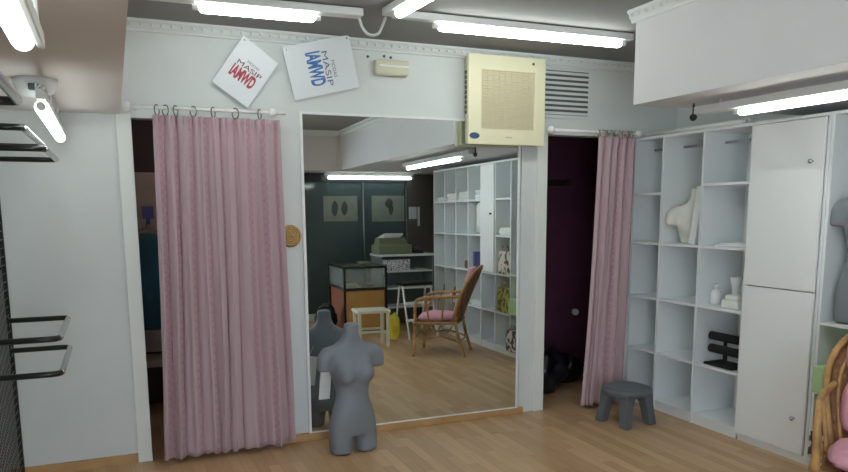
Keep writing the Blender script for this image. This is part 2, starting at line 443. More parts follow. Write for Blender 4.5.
def ring_mesh(x, y, z, r, m, parent, tilt=0.0):
    pts = [(x+r*math.sin(tilt)*math.cos(a), y+r*math.cos(a)*math.cos(tilt), z+r*math.sin(a)) for a in [2*PI*k/16 for k in range(16)]]
    return MB().tube(pts, 0.0032, n=6, closed=True).build('ring', m, parent)
M_ring = mat('tarnished_ring', (0.13, 0.14, 0.10), 0.4, 0.4)
M_brass = mat('old_brass', (0.30, 0.22, 0.10), 0.4, 0.5)

cu = thing('curtain', 'wide pink patterned curtain hanging over the left fitting room, beside the wall disc', 'curtain', (0, 0, 0))
c = curtain_sheet(0.235, 0.945, 0.185, 0.968, 4.408, 2.026, 0.030, 0.035, 8, 0.020, 0.036, 4); c.parent = cu
for i, x in enumerate((0.26, 0.305, 0.36, 0.455, 0.565, 0.69, 0.83)):
    ring_mesh(x, 4.42, 2.054, 0.030, M_ring, cu, 0.5*(-1)**i)
def rod(label, x0, x1, y, z, balls, tailx=None):
    r = thing('curtain_rod', label, 'curtain rod', (0, 0, 0))
    MB().tube([(x0, y, z), (x1, y, z)], 0.0105, n=12).build('pole', M_whitepl, r, smooth=True)
    for bx in balls:
        MB().ball((bx, y, z), 0.027).build('finial', M_whitepl, r, smooth=True)
    for bx in (x0+0.05, x1-0.05):
        MB().box(bx-.008, bx+.008, y-.006, YB-0.003, z-.007, z+.007).build('bracket', M_whitepl, r)
    return r
rod('white curtain rod with ball ends above the wide pink curtain', 0.10, 0.985, 4.42, 2.068, (0.10, 0.905))

cu2 = thing('curtain', 'narrow pink curtain drawn aside at the right fitting room, beside the shelving', 'curtain', (0, 0, 0))
c = curtain_sheet(3.235, 3.565, 3.13, 3.52, 4.40, 2.005, 0.03, 0.02, 5, 0.026, 0.032, 9); c.parent = cu2
for i in range(9):
    ring_mesh(3.25+.036*i, 4.42, 2.028, 0.026, M_brass, cu2, 0.4*(-1)**i+0.1*i)
rod('white curtain rod over the dark right opening, under the vent', 2.845, 3.615, 4.42, 2.04, (2.845, 3.60))

# ------------------------------------------------------------------ mirror (leans back a touch)
mi = thing('wall_mirror', 'large white-framed mirror standing on the skirting between the two fitting rooms', 'mirror')
MW, MH = 1.54, 2.035
MB().box(-MW/2, MW/2, 0, 0.004, 0.0, MH).build('glass', M_mirror, mi)
frame_mesh(MB(), -MW/2-.012, MW/2+.004, -.001, MH+.012, -MW/2+.006, MW/2-.006, .004, MH-.002, -.010, .006).build('frame', M_whitepl, mi)
mi.location = (1.8725, 4.505, 0.05)
mi.rotation_euler = (math.radians(-0.30), 0, math.radians(-0.7))

# ------------------------------------------------------------------ wall fittings
ac = thing('air_conditioner', 'cream boxed air conditioner high on the wall over the mirror corner', 'air conditioner', (0, 0, 0))
AX0, AX1, AZ0, AZ1, AY = 2.195, 2.785, 1.925, 2.505, 4.405
MB().box(AX0+.012, AX1-.012, AY+.02, 4.485, AZ0+.006, AZ1-.006, .006).box(AX0+.03, AX1-.03, 4.48, YB-.003, 2.12, AZ1-.02).build('casing', M_beige, ac)
gx0, gx1, gz0, gz1 = AX0+.10, AX1-.085, AZ0+.105, AZ1-.10
f = MB()
fp = frame_mesh(f, AX0, AX1, AZ0, AZ1, gx0, gx1, gz0, gz1, AY, AY+.03).build('front_panel', M_cream, ac)
bv = fp.modifiers.new('b', 'BEVEL'); bv.width = .006; bv.segments = 2
gr = MB().box(gx0, gx1, AY+.018, AY+.022, gz0, gz1)
n = 22
for i in range(n):
    z = gz0+(i+.5)*(gz1-gz0)/n
    gr.box(gx0, gx1, AY+.006, AY+.02, z-.005, z+.004)
for i in range(1, 9):
    x = gx0+i*(gx1-gx0)/9; gr.box(x-.0015, x+.0015, AY+.004, AY+.012, gz0, gz1)
gr.build('grille', M_creamgrille, ac)
sl = MB()
for i in range(9): sl.box(AX0+.006, AX0+.013, AY+.035+.0*i, AY+.07, AZ0+.20+i*.032, AZ0+.222+i*.032)
sl.build('side_vent', M_slot, ac)
MB().lathe([(0, -.004), (.036, -.004), (.038, 0), (0, 0)], (AX0+.045, AY, AZ0+.055), axis='y', n=20, sx=1, sy=.55).build('badge', M_blueplate, ac)
MB().lathe([(0, -.004), (.009, -.004), (.009, 0), (0, 0)], (AX1-.10, AY, AZ1-.04), axis='y', n=12).build('knob', M_slot, ac)
MB().box(AX0+.28, AX0+.33, AY-.002, AY+.002, AZ0+.045, AZ0+.055).build('nameplate', M_beige, ac)

vt = thing('vent_grille', 'white louvred vent beside the air conditioner', 'vent', (0, 0, 0))
VX0, VX1, VZ0, VZ1 = 2.80, 3.245, 2.135, 2.485
frame_mesh(MB(), VX0, VX1, VZ0, VZ1, VX0+.02, VX1-.022, VZ0+.022, VZ1-.022, YB-.012, YB).build('frame', M_wall, vt)
MB().box(VX0+.02, VX1-.022, YB-.004, YB-.001, VZ0+.02, VZ1-.02).build('backing', M_slot, vt)
for i in range(9):
    z = VZ0+.036+i*.0345
    MB().box(VX0+.02, VX1-.022, YB-.010, YB-.005, z-.009, z+.009, rot=Matrix.Rotation(.5, 3, 'X')).build('slat', M_wall, vt)

em = thing('emergency_light', 'small beige emergency light on the wall right of the blue sign', 'emergency light', (0, 0, 0))
MB().box(1.577, 1.805, YB-.055, YB, 2.342, 2.436, .012).build('housing', M_beige, em)
MB().box(1.60, 1.80, YB-.064, YB-.052, 2.388, 2.402, .004).build('light_strip', M_whitepl, em)

d = thing('straw_disc', 'round coiled straw disc on the wall between curtain and mirror', 'wall ornament', (1.012, YB, 1.335))
MB().lathe([(0, -.016), (.060, -.014), (.070, -.008), (.070, 0), (0, 0)], axis='y', n=32).build('base', M_strawd, d)
sp = []
for k in range(0, 150):
    a = k*2*PI/32; r = .006+.062*k/150; sp.append((r*math.cos(a), -.015, r*math.sin(a)))
MB().tube(sp, .0058, n=6).build('coil', M_straw, d, smooth=True)

# signs
def text_mesh(s, size, m, parent, loc, sx=1.0, sy=1.0, name='lettering', bold=0.0, shear=0.0):
    cu_ = bpy.data.curves.new('t', 'FONT'); cu_.body = s; cu_.size = size; cu_.align_x = 'CENTER'; cu_.align_y = 'CENTER'
    cu_.extrude = 0.001; cu_.offset = bold; cu_.shear = shear
    o = bpy.data.objects.new('t', cu_); COL.objects.link(o)
    dg = bpy.context.evaluated_depsgraph_get()
    me = bpy.data.meshes.new_from_object(o.evaluated_get(dg)); bpy.data.objects.remove(o)
    me.transform(Matrix.Diagonal((sx, sy, 1, 1))); me.transform(Matrix.Translation(Vector(loc)))
    me.materials.clear(); me.materials.append(m)
    q = bpy.data.objects.new(name, me); COL.objects.link(q); q.parent = parent
    return q
def sign(label, pts, text_dir, W, Hh, small, mid, big):
    # pts: top-left, top-right, bottom-right, bottom-left corners in the wall's frame, in reading order
    tl, tr, brr, bl_ = [Vector(p) for p in pts]
    c = (tl+tr+brr+bl_)/4
    ux = ((tr-tl)+(brr-bl_)).normalized(); uy = ((tl-bl_)+(tr-brr)); uy = (uy-ux*uy.dot(ux)).normalized(); uz = ux.cross(uy)
    r = thing('shop_sign', label, 'sign')
    r.matrix_world = Matrix.Translation(c) @ Matrix((ux, uy, uz)).transposed().to_4x4()
    MB().box(-W/2, W/2, -Hh/2, Hh/2, -.004, 0).build('board', M_sign, r)
    text_mesh('MODAS', W*.095, small, r, (W*.06, Hh*.175, .001), name='small_lettering', bold=0.0)
    text_mesh('MASIP', W*.225, mid, r, (W*.03, Hh*.075, .001), 1.12, .72, bold=0.0)
    text_mesh('IAMWD', W*.215, big, r, (W*.0, -Hh*.105, .001), .86, 1.85, name='tall_lettering', bold=.0022)
    return r
s1 = sign('diamond-hung white sign with red lettering over the wide curtain', [(0.762, 4.462, 2.496), (0.956, 4.475, 2.370), (0.779, 4.50, 2.094), (0.580, 4.49, 2.246)], 0, .245, .325, M_inkgrey, M_maroon, M_red)
s2 = sign('tilted white sign with blue lettering above the mirror corner', [(1.400, 4.462, 2.553), (1.473, 4.50, 2.263), (1.067, 4.505, 2.152), (0.987, 4.468, 2.468)], 0, .312, .425, M_inkgrey, M_navy, M_blue)
for s, W, Hh in ((s1, .245, .325), (s2, .312, .425)):
    for px_, py_ in ((-W/2+.018, Hh/2-.018), (-W/2+.018, -Hh/2+.018)) if s is s2 else ((-W/2+.018, Hh/2-.018),):
        MB().ball((px_, py_, .001), .006, sz=.5, u=8, v=6).build('pin', M_chrome, s)
for i, (x, z) in enumerate(((1.545, 2.455), (1.655, 2.465), (1.70, 2.46))):
    o = MB().lathe([(0, -.008), (.007, -.008), (.009, 0), (0, 0)], (0, 0, 0), axis='y', n=10).build('wall_plug', M_slot)
    o.location = (x, YB, z)
    tag(o, ('small dark plug in the wall right beside the blue sign', 'small dark plug in the wall above the emergency light, left of two', 'small dark plug in the wall above the emergency light, right of two')[i], 'plug')

# ------------------------------------------------------------------ lamps
def lamp(label, p0, p1, t0, t1, batten_side, lit=True, rr=0.026, bw=.05, group=None, soft=False, hang=None):
    """tube lamp: batten from p0 to p1, tube between fractions t0..t1 below/next to it"""
    p0, p1 = Vector(p0), Vector(p1); r = thing('tube_lamp', label, 'lamp', p0, 0, group)
    d = p1-p0; L = d.length; d.normalize(); off = Vector(batten_side)
    side = d.cross(Vector((0, 0, 1))); rot = Matrix((side, d, Vector((0, 0, 1)))).transposed()
    m = MB().box(-bw/2, bw/2, 0, L, -.019, .02, .004); m.bm.transform(rot.to_4x4()); m.bm.transform(Matrix.Translation(off))
    m.build('batten', M_battenw, r)
    a, b_ = d*(L*t0), d*(L*t1)
    n = 10
    if lit:
        MB().tube([a+d*.0, a+d*.008, a+d*.02, b_-d*.02, b_-d*.008, b_], [rr*.45, rr*.85, rr, rr, rr*.85, rr*.45], n=14).build('tube', M_tubeb if soft else M_tube, r, smooth=True)
        if hang:
            for q in (.45, .92): MB().tube([d*(L*q)+off, Vector((d.x*L*q+off.x, d.y*L*q+off.y, hang-p0.z))], .006).build('hanger', M_battenw, r)
    else:
        MB().tube([a, b_], rr*.8, n=14).build('tube', M_whitepl, r, smooth=True)
    for q, sgn in ((a, -1), (b_, 1)):
        MB().tube([q+d*sgn*.0, q+d*sgn*.03], rr*.6, n=12).build('end_cap', M_battenw, r)
    return r
lamp('lit tube lamp on the ceiling above the wide pink curtain', (0.16, 3.905, 2.49), (1.285, 3.86, 2.49), .26, .775, (0, 0.0, .04), bw=.08)
lamp('lit tube lamp on the ceiling above the air conditioner', (1.44, 3.80, 2.49), (2.99, 3.77, 2.49), .17, .95, (0, 0, .04), bw=.05)
lamp('lit tube lamp running back from the cable loop towards the shop front', (1.40, 3.78, 2.49), (1.50, 2.2, 2.49), .09, .98, (0, 0, .038), bw=.06)
lamp('added fill tube lamp along the middle of the ceiling, out of view', (1.45, 0.55, 2.49), (1.45, 2.05, 2.49), .04, .96, (0, 0, .038), bw=.06)  # lamp added out of view as fill light from the camera side
lamp('lit tube lamp under the beige soffit, the one cut by the frame corner', (-0.165, 0.90, 1.90), (-0.172, 2.07, 1.90), .03, .97, (.035, 0, .012), bw=.018, soft=True, hang=2.035)
lamp('lit tube lamp under the beige soffit, beyond the round junction plate', (-0.222, 3.10, 1.885), (-0.234, 4.42, 1.885), .02, .975, (0, 0, .045), bw=.03, soft=True, hang=2.035)
lamp('lit tube lamp hung under the bulkhead in front of the tall cupboard', (2.955, 1.36, 1.975), (2.945, 3.12, 1.975), .03, .845, (.0, 0, .038), rr=.018, bw=.085, hang=2.058)
lamp('unlit tube lamp lying along the top of the three-column shelving', (3.69, 3.50, 2.034), (3.69, 4.45, 2.034), .03, .97, (.04, 0, .0), lit=False, rr=.018, bw=.035)
lamp('lit tube lamp above the smoked glass partition, seen in the mirror', (2.55, -0.74, 1.985), (3.85, -0.74, 1.985), .03, .97, (0, -.01, .05), rr=.022, bw=.04, soft=True)
jp = thing('junction_plate', 'round pale junction plate with wires between the two soffit lamps', 'junction box', (-0.262, 3.46, 2.035))
MB().lathe([(0, 0), (.085, 0), (.083, -.022), (.07, -.05), (.045, -.068), (0, -.075)], n=28).build('plate', M_battenw, jp, smooth=True)
cw = [(.03+.014*math.cos(k*.9), -.25+.010*k, -.06+.014*math.sin(k*.9)) for k in range(30)]
MB().tube(cw, .004, n=6).build('coiled_wire', M_battenw, jp)
MB().box(-.02, .02, -.10, -.07, -.055, -.03, .004).build('terminal', M_slot, jp)
tag(MB().tube(smooth_path([(1.275, 3.87, 2.51), (1.295, 3.87, 2.46), (1.33, 3.87, 2.43), (1.375, 3.86, 2.435), (1.395, 3.85, 2.47), (1.40, 3.80, 2.51)]), .008).build('cable', M_battenw, smooth=True), 'white cable looping between two ceiling lamps', 'cable')
hk = thing('lamp_cord', 'black hook and ball holding the end of the lamp under the bulkhead', 'cable', (2.945, 3.165, 1.985))
MB().ball((0, 0, 0), .020).build('ball', M_black, hk, smooth=True)
MB().tube([(0, 0, .015), (0, 0, .073)], .006).build('cord', M_black, hk)

# ------------------------------------------------------------------ grid panel and hang rails
gp = thing('grid_panel', 'black wire grid display panel along the left side wall', 'display grid', (-0.55, 0, 0))
for y in (1.5, 2.94, 4.385): MB().tube([(0, y, .0), (0, y, 1.98)], .011, n=8).build('upright', M_black, gp)
for z in (.03, 1.97): MB().tube([(0, 1.5, z), (0, 4.385, z)], .009, n=8).build('rail', M_black, gp)
for y in (1.6, 4.3): MB().box(-.07, 0.0, y-.01, y+.01, 1.2, 1.22).build('wall_bracket', M_black, gp)
wm = MB()
for i in range(1, 66):
    y = 1.5+i*2.885/66; wm.tube([(0, y, .03), (0, y, 1.97)], .0022, n=4)
for i in range(1, 44):
    z = .03+i*1.94/44; wm.tube([(.004, 1.5, z), (.004, 4.385, z)], .0022, n=4)
wm.build('wire_mesh', M_black, gp)
def hang_rail(label, y0, y1, z, xe):
    r = thing('hang_rail', label, 'clothes rail', (-0.55, (y0+y1)/2, z), 0, 'black clothes rails hooked on the grid panel')
    h = (y1-y0)/2; x = xe+.55
    MB().tube([(0.014, -h, 0), (x-.05, -h, 0), (x-.02, -h+.004, 0), (x-.004, -h+.02, 0)], .0135, n=10).build('arm', M_black, r, smooth=True)
    MB().tube([(0.014, h, 0), (x-.05, h, 0), (x-.02, h-.004, 0), (x-.004, h-.02, 0)], .0135, n=10).build('arm', M_black, r, smooth=True)
    MB().tube([(x-.004, -h+.02, 0), (x, -h+.04, 0), (x, h-.04, 0), (x-.004, h-.02, 0)], .0135, n=10).build('front_bar', M_chrome, r, smooth=True)
    for q in (-h, h): MB().box(.0125, .018, q-.012, q+.012, -.03, .02).build('hook_plate', M_black, r)
hang_rail('black U-shaped clothes rail on the grid, upper of the low pair', 3.55, 4.25, .938, -.255)
hang_rail('black U-shaped clothes rail on the grid, lowest of all', 3.55, 4.25, .78, -.258)
hang_rail('black U-shaped clothes rail on the grid, just under the lit tube', 3.30, 4.25, 1.825, -.305)
hang_rail('black U-shaped clothes rail on the grid, second below the soffit', 3.50, 4.25, 1.76, -.25)
hang_rail('black U-shaped clothes rail on the grid nearest the photographer, cut by the frame', 1.9, 2.5, 1.82, -.235)

# ------------------------------------------------------------------ shelving
XF, XB = 3.65, 4.03
TH = .018
def shelving(name, label, ys, rows_by_col, ztop, rods):
    r = thing(name, label, 'shelving')
    y0, y1 = min(ys), max(ys)
    for y in ys: MB().box(XF, XB, y-TH/2, y+TH/2, .0, ztop).build('upright', M_shelf, r)
    MB().box(XB, XB+.012, y0-TH/2, y1+TH/2, .03, ztop).build('back_panel', M_shelf, r)
    MB().box(XF-.002, XB, y0-TH/2, y1+TH/2, ztop, ztop+TH).build('top', M_shelf, r)
    MB().box(XF+.006, XF+.024, y0-TH/2, y1+TH/2, 0, .052).build('plinth', M_woodskirt if False else M_shelf, r)
    for (ya, yb), rows in zip(zip(ys, ys[1:]), rows_by_col):
        for z in rows:
            MB().box(XF+.002, XB, ya+TH/2, yb-TH/2, z-TH/2, z+TH/2).build('shelf', M_shelf, r)
    for (ya, yb, z) in rods:
        MB().tube([(3.83, ya, z), (3.83, yb, z)], .009, n=10).build('hanging_rod', M_chrome, r, smooth=True)
    return r
B = (.062, .425, .83, 1.235)
shelving('shelving_unit', 'white three-column shelving beside the narrow curtain', [3.409, 3.81, 4.20, 4.515],
         [B+(1.65,), B, B+(1.60,)], 1.995, [(3.42, 3.80, 1.93), (3.82, 4.19, 1.93), (4.21, 4.50, 1.93)])
cols = [2.861-.339*i for i in range(8)][::-1]
R4 = (.062, .425, .83, 1.235)
shelving('shelving_unit', 'long white seven-column shelving beyond the tall cupboard', cols,
         [R4+(1.62,), R4+(1.62,), R4+(1.62,), R4+(1.62,), (.062, .425, .83), R4+(1.62,), (.062, .443, .845)], 1.995, [(cols[0]+.01, cols[3]-.01, 1.93)])
cab = thing('tall_cupboard', 'tall white two-door cupboard between the two shelving runs', 'cupboard')
cb = MB().box(XF, XB, 2.874, 2.892, .03, 1.995).box(XF, XB, 3.380, 3.398, .03, 1.995).box(XF-.002, XB, 2.874, 3.398, 1.995, 2.013)
cb.box(XB, XB+.012, 2.874, 3.398, .03, 1.995).box(XF+.02, XB, 2.892, 3.38, .03, .05).box(XF+.004, XF+.024, 2.88, 3.39, 0, .045)
cb.build('carcass', M_shelf, cab)
for z0, z1, kz in ((.052, 1.012, .262), (1.018, 1.99, 1.752)):
    dr = MB().box(XF-.018, XF-.001, 2.895, 3.396, z0, z1, .002).build('door', M_door, cab)
    MB().lathe([(0, 0), (.006, 0), (.006, -.012), (.013, -.018), (.013, -.026), (0, -.030)], (XF-.018, 2.96, kz), axis='x', n=14).build('knob', M_chrome, dr, smooth=True)
cd = thing('locker_door', 'white flat door closing one column of the long shelving', 'door', (0, 0, 0))
yA, yB_ = cols[4]+.010, cols[5]-.010
MB().box(XF-.016, XF-.001, yA, yB_, .845, 1.99, .002).build('panel', M_door, cd)
MB().lathe([(0, 0), (.006, 0), (.014, -.018), (0, -.028)], (XF-.016, yB_-.05, 1.47), axis='x', n=12).build('knob', M_slot, cd, smooth=True)

# ------------------------------------------------------------------ torsos
def torso(name, label, m, loc, rz, sc, arms=(1, 1), thighs=True, zcut=0.0):
    """female dress form without head: one continuous surface"""
    r = thing(name, label, 'mannequin', loc, rz)
    mb = MB(); N = 28
    def ring(z, wx, wyf, wyb, cx=0, cy=0, pw=2.2):
        out = []
        for k in range(N):
            a = 2*PI*k/N; ca, sa = math.cos(a), math.sin(a)
            x = wx*math.copysign(abs(ca)**(2/pw), ca); wy = wyf if sa < 0 else wyb
            y = wy*math.copysign(abs(sa)**(2/pw), sa)
            out.append((cx+x, cy+y, z))
        return out
    # z, half width, front depth, back depth, centre y
    T = [(.115, .140, .080, .100, .0), (.15, .151, .086, .112, .0), (.17, .152, .088, .115, .0), (.205, .149, .088, .112, .0), (.25, .137, .088, .095, .0), (.30, .122, .083, .078, .0), (.345, .107, .076, .070, .0),
         (.385, .103, .072, .068, .003), (.43, .114, .078, .074, .006), (.48, .130, .083, .080, .008), (.53, .138, .084, .085, .010), (.58, .147, .078, .085, .012), (.62, .152, .070, .078, .014),
         (.650, .150, .060, .066, .016), (.675, .122, .052, .058, .016), (.695, .088, .048, .052, .014), (.715, .064, .046, .048, .010), (.75, .048, .045, .045, .004), (.80, .048, .046, .045, -.002), (.815, .047, .045, .044, -.004)]
    T = [q for q in T if q[0] >= zcut]
    mb.loft([ring(z, a, f, b_, 0, cy) for z, a, f, b_, cy in T])
    for sx in (-1, 1):
        # bust
        mb.ball((sx*.060, -.050, .505), .066, 1.0, .98, 1.0, 20, 14)
        mb.ball((sx*.062, -.034, .550), .062, 1.0, .8, 1.1, 20, 14)
        if arms[0 if sx < 0 else 1]:
            P = [Vector((sx*.10, .014, .640)), Vector((sx*.150, .012, .628)), Vector((sx*.172, .012, .600)), Vector((sx*.178, .010, .560)), Vector((sx*.180, .006, .525))]
            mb.tube(P, [.045, .052, .051, .046, .042], n=18)
        else:
            mb.ball((sx*.150, .012, .605), .043, 1, 1, 1.1)
        if thighs:
            P = [Vector((sx*.076, .008, .21)), Vector((sx*.079, .006, .14)), Vector((sx*.083, .0, .06)), Vector((sx*.084, -.004, .0))]
            mb.tube(P, [.074, .078, .073, .069], n=22)
            mb.ball((sx*.065, .058, .185), .072, 1, .85, 1)
    o = mb.build('body', m, r)
    rm = o.modifiers.new('skin', 'REMESH'); rm.mode = 'VOXEL'; rm.voxel_size = .0075; rm.use_smooth_shade = True
    sm = o.modifiers.new('soft', 'SMOOTH'); sm.factor = .5; sm.iterations = 30
    r.scale = (sc, sc, sc) if isinstance(sc, float) else sc
    if zcut: 
        for v in o.data.vertices: v.co.z -= zcut
    return r
tm = torso('mannequin_torso', 'grey headless female torso standing on the floor before the mirror', M_grey, (1.292, 4.19, 0.001), .10, 1.0)
tg = MB().box(-.042, .042, -.003, .003, -.20, 0, .001, rot=Matrix.Rotation(.12, 3, 'Y')).tube([(0, 0, 0), (.03, 0, .07)], .0015, n=5).build('price_tag', M_cloth, tm)
tg.location = (-.125, .135, .52); tg.rotation_euler = (0, 0, .3); tg['label'] = 'white cloth tag'
torso('mannequin_torso', 'grey headless torso on the open shelf right of the tall cupboard', M_grey, (3.765, 2.70, .855), -.94, (.82, .74, 1.02))
torso('mannequin_torso', 'cream one-armed bust in the middle column of the three-column shelving', M_white_man, (3.83, 4.035, 1.245), -.55, (.95, .9, .9), arms=(1, 0), thighs=False, zcut=.385)
tag(MB().box(-.008, .008, -.03, .03, 0, .40, .002).build('plank', M_shelf), 'narrow white board leaning beside the cream bust', 'board')
pk = bpy.data.objects['plank']; pk.location = (3.70, 3.93, 1.2455); pk.rotation_euler = (math.radians(9), 0, 0)

# ------------------------------------------------------------------ things on the three-column shelving
def bottle(loc, h, r, label, prof=None):
    o = thing('bottle', label, 'bottle', loc)
    MB().lathe([(0, 0), (r, 0), (r, h*.6), (r*.85, h*.68), (r*.4, h*.74), (r*.4, h*.8), (0, h*.8)], n=18).build('body', M_whitepl, o, smooth=True)
    MB().lathe([(0, h*.8), (r*.55, h*.8), (r*.55, h), (0, h)], n=14).build('cap', M_whitepl, o, smooth=True)
    return o
bottle((3.77, 3.755, .8395), .14, .034, 'round-shouldered white bottle on the shelf above the black jewellery stand')
o = thing('vase', 'tall pale flared cup on the shelf beside the white bottle', 'vase', (3.86, 3.67, .8395))
MB().lathe([(0, 0), (.028, 0), (.022, .05), (.026, .12), (.040, .19), (.036, .19), (.022, .12), (0, .06)], n=18).build('body', M_whitepl, o, smooth=True)
o = MB().box(-.05, .05, -.07, .07, 0, .055, .008).box(-.03, .04, -.05, .06, .053, .085, .01).build('white_box', M_cloth); o.location = (3.74, 3.56, .8395)
tag(o, 'low white packet stacked in front of the pale cup', 'box')
o = MB().box(-.1, .1, -.13, .13, 0, .012, .003).box(-.08, .09, -.11, .11, .0115, .024, .003).build('paper_stack', M_paper); o.location = (3.78, 3.57, 1.2445)
tag(o, 'flat white papers on the shelf right of the cream bust', 'papers')
js = thing('bracelet_stand', 'black velvet two-bar bracelet stand on a low shelf', 'jewellery stand', (3.745, 3.612, .4345))
MB().box(-.07, .09, -.12, .13, 0, .018, .004).build('base', M_blackf, js)
for (x, z, y0, y1) in ((.035, .185, -.17, .18), (-.035, .115, -.17, .11)):
    MB().tube([(x, y0, z), (x, y0+.008, z), (x, y1-.008, z), (x, y1, z)], [.022, .03, .03, .022], n=16).build('bar', M_blackf, js, smooth=True)
    for y in ((.045,) if x > 0 else (-.03,)):
        MB().tube([(x, y, .01), (x, y, z)], .012, n=10).build('post', M_blackf, js)

# ------------------------------------------------------------------ things on the long shelving
def soft_box(name, label, cat, m, loc, dims, bev=.02, rz=0, mlabel=None):
    o = MB().box(-dims[0]/2, dims[0]/2, -dims[1]/2, dims[1]/2, 0, dims[2], bev).build(name, m)
    o.location = loc; o.rotation_euler = (0, 0, rz); return tag(o, label, cat)
def handbag(label, m, loc, dims, rz=0.0, hm=None):
    r = thing('gift_bag', label, 'bag', loc, rz); w_, d_, h = dims
    rings = [[(x*w_/2*k, y*d_/2*k2, z) for x, y in ((-1, -1), (0, -1.04), (1, -1), (1.02, 0), (1, 1), (0, 1.04), (-1, 1), (-1.02, 0))] for z, k, k2 in ((0, .94, .94), (h*.1, 1, 1), (h*.6, 1, .98), (h, .96, .9))]
    MB().loft(rings).build('bag_body', m, r)
    MB().tube(smooth_path([(-w_/2*.9, -d_*.25, h), (-w_/2*.9, -d_*.2, h+.05), (-w_/2*.9, d_*.2, h+.05), (-w_/2*.9, d_*.25, h)]), .005).build('handle', hm or m, r)
    return r
gc = (cols[6]+cols[7])/2; c2 = (cols[5]+cols[6])/2
soft_box('storage_box', 'pale green box on the low shelf below the grey torso', 'box', M_green, (3.735, gc+.01, .4525), (.255, .28, .155), .008)
handbag('brown and white patterned bag at the bottom of the shelving behind the rattan chair', M_zprint, (3.715, gc-.005, .0715), (.26, .26, .22))
handbag('brown animal-print bag on the middle shelf, second column from the cupboard', M_leopard, (3.78, c2, .8395), (.22, .27, .24))
handbag('yellow-green patterned bag on the shelf under the animal-print bag', M_yprint, (3.78, c2, .4345), (.24, .28, .26))
def folded(label, loc, dims, n, seed):
    rnd = random.Random(seed); r = thing('folded_clothes', label, 'clothes', loc)
    z = 0
    for i in range(n):
        h = dims[2]/n
        MB().box(-dims[0]/2+rnd.uniform(-.01, .01), dims[0]/2+rnd.uniform(-.01, .01), -dims[1]/2+rnd.uniform(-.01, .01), dims[1]/2+rnd.uniform(-.01, .01), z, z+h, .007).build('folded_piece', M_cloth if i % 2 else M_paper, r)
        z += h-.0005
    return r
mid = lambda k: (cols[k]+cols[k+1])/2
folded('white folded clothes on the top shelf of the shelving end column', (3.80, mid(0), 1.6295), (.24, .26, .05), 3, 1)
folded('white folded clothes on the top shelf, second column from the far end', (3.80, mid(1), 1.6295), (.26, .28, .09), 4, 2)
folded('white folded clothes on the top shelf, third column from the far end', (3.80, mid(2), 1.6295), (.26, .28, .10), 4, 3)
folded('white folded pile on the shelf of the column beside the locker door', (3.80, mid(3), 1.6295), (.2, .2, .11), 4, 5)
folded('white papers and clothes above the animal-print bag', (3.80, c2, 1.2445), (.24, .27, .08), 4, 6)
folded('white folded linen on the low shelf behind the rattan chair', (3.80, mid(3), .4345), (.25, .28, .06), 4, 7)
folded('white folded linen on the low shelf, one column further to the end', (3.80, mid(2), .4345), (.24, .26, .04), 3, 8)
hg = thing('hanging_garment', 'white garment hanging in the column beside the locker door', 'garment', (3.74, mid(3), 0))
rings = []
for z, wx, wy in ((1.27, .03, .13), (1.36, .035, .125), (1.48, .04, .11), (1.55, .04, .12), (1.59, .03, .09), (1.605, .012, .03)):
    rings.append([(wx*math.cos(a), wy*.9*math.sin(a)*(1+.06*math.sin(7*a)), z) for a in [2*PI*k/28 for k in range(28)]])
MB().loft(rings).build('cloth', M_cloth, hg, smooth=True)
MB().tube([(0, 0, 1.60), (0, 0, 1.6105)], .004).build('hook', M_chrome, hg)
blob('handbag', (3.80, mid(0), .4345), .10, (.9, 1, 1.1), M_blackf, 11, 'small dark bag on the low shelf in the end column', 'bag', amp=.08)
blob('handbag', (3.80, mid(1), .4345), .11, (.9, 1, 1.0), M_brown, 12, 'small reddish-brown bag on the low shelf by the chair back', 'bag', amp=.08)
o = MB().box(-.1, .1, -.02, .02, 0, .2, .004).build('book', mat('violet_cover', (0.12, 0.12, 0.34), 0.5)); o.location = (3.80, cols[3]+.05, .8395); tag(o, 'violet upright box on a middle shelf near the locker door', 'box')
o = MB().box(-.05, .05, -.04, .04, 0, .09, .008).build('tin', M_brown); o.location = (3.75, mid(2), .8395); tag(o, 'small brown tin on a middle shelf of the long shelving', 'tin')

# ------------------------------------------------------------------ grey plastic step stool
st = thing('step_stool', 'low grey plastic stool in front of the shelving', 'stool', (3.24, 4.0, 0), .12)
st.scale = (1.2, 1.2, 1.0)
ST = .262
def sq(hw, z, p=5.0, n=32):
    out = []
    for k in range(n):
        a = 2*PI*k/n; ca, sa = math.cos(a), math.sin(a)
        out.append((hw*math.copysign(abs(ca)**(2/p), ca), hw*math.copysign(abs(sa)**(2/p), sa), z))
    return out
MB().loft([sq(.122, ST-.052, 2.4), sq(.136, ST-.050, 2.4), sq(.138, ST-.02, 2.4), sq(.132, ST-.006, 2.4), sq(.122, ST, 2.4), sq(.112, ST-.004, 2.4), sq(.02, ST-.004, 2)]).build('seat', M_plgrey, st, smooth=True)
for ax, ay in ((1, 1), (1, -1), (-1, 1), (-1, -1)):
    m = MB(); R_ = []
    for z, o_, w_ in ((ST-.03, .062, .044), (ST-.075, .072, .036), (ST-.12, .080, .030), (0.0, .098, .027)):
        cx, cy = ax*o_, ay*o_
        R_.append([(cx-w_, cy-w_, z), (cx+w_, cy-w_, z), (cx+w_, cy+w_, z), (cx-w_, cy+w_, z)])
    m.loft(R_)
    lg = m.build('leg', M_plgrey, st)
    bv = lg.modifiers.new('b', 'BEVEL'); bv.width = .008; bv.segments = 2

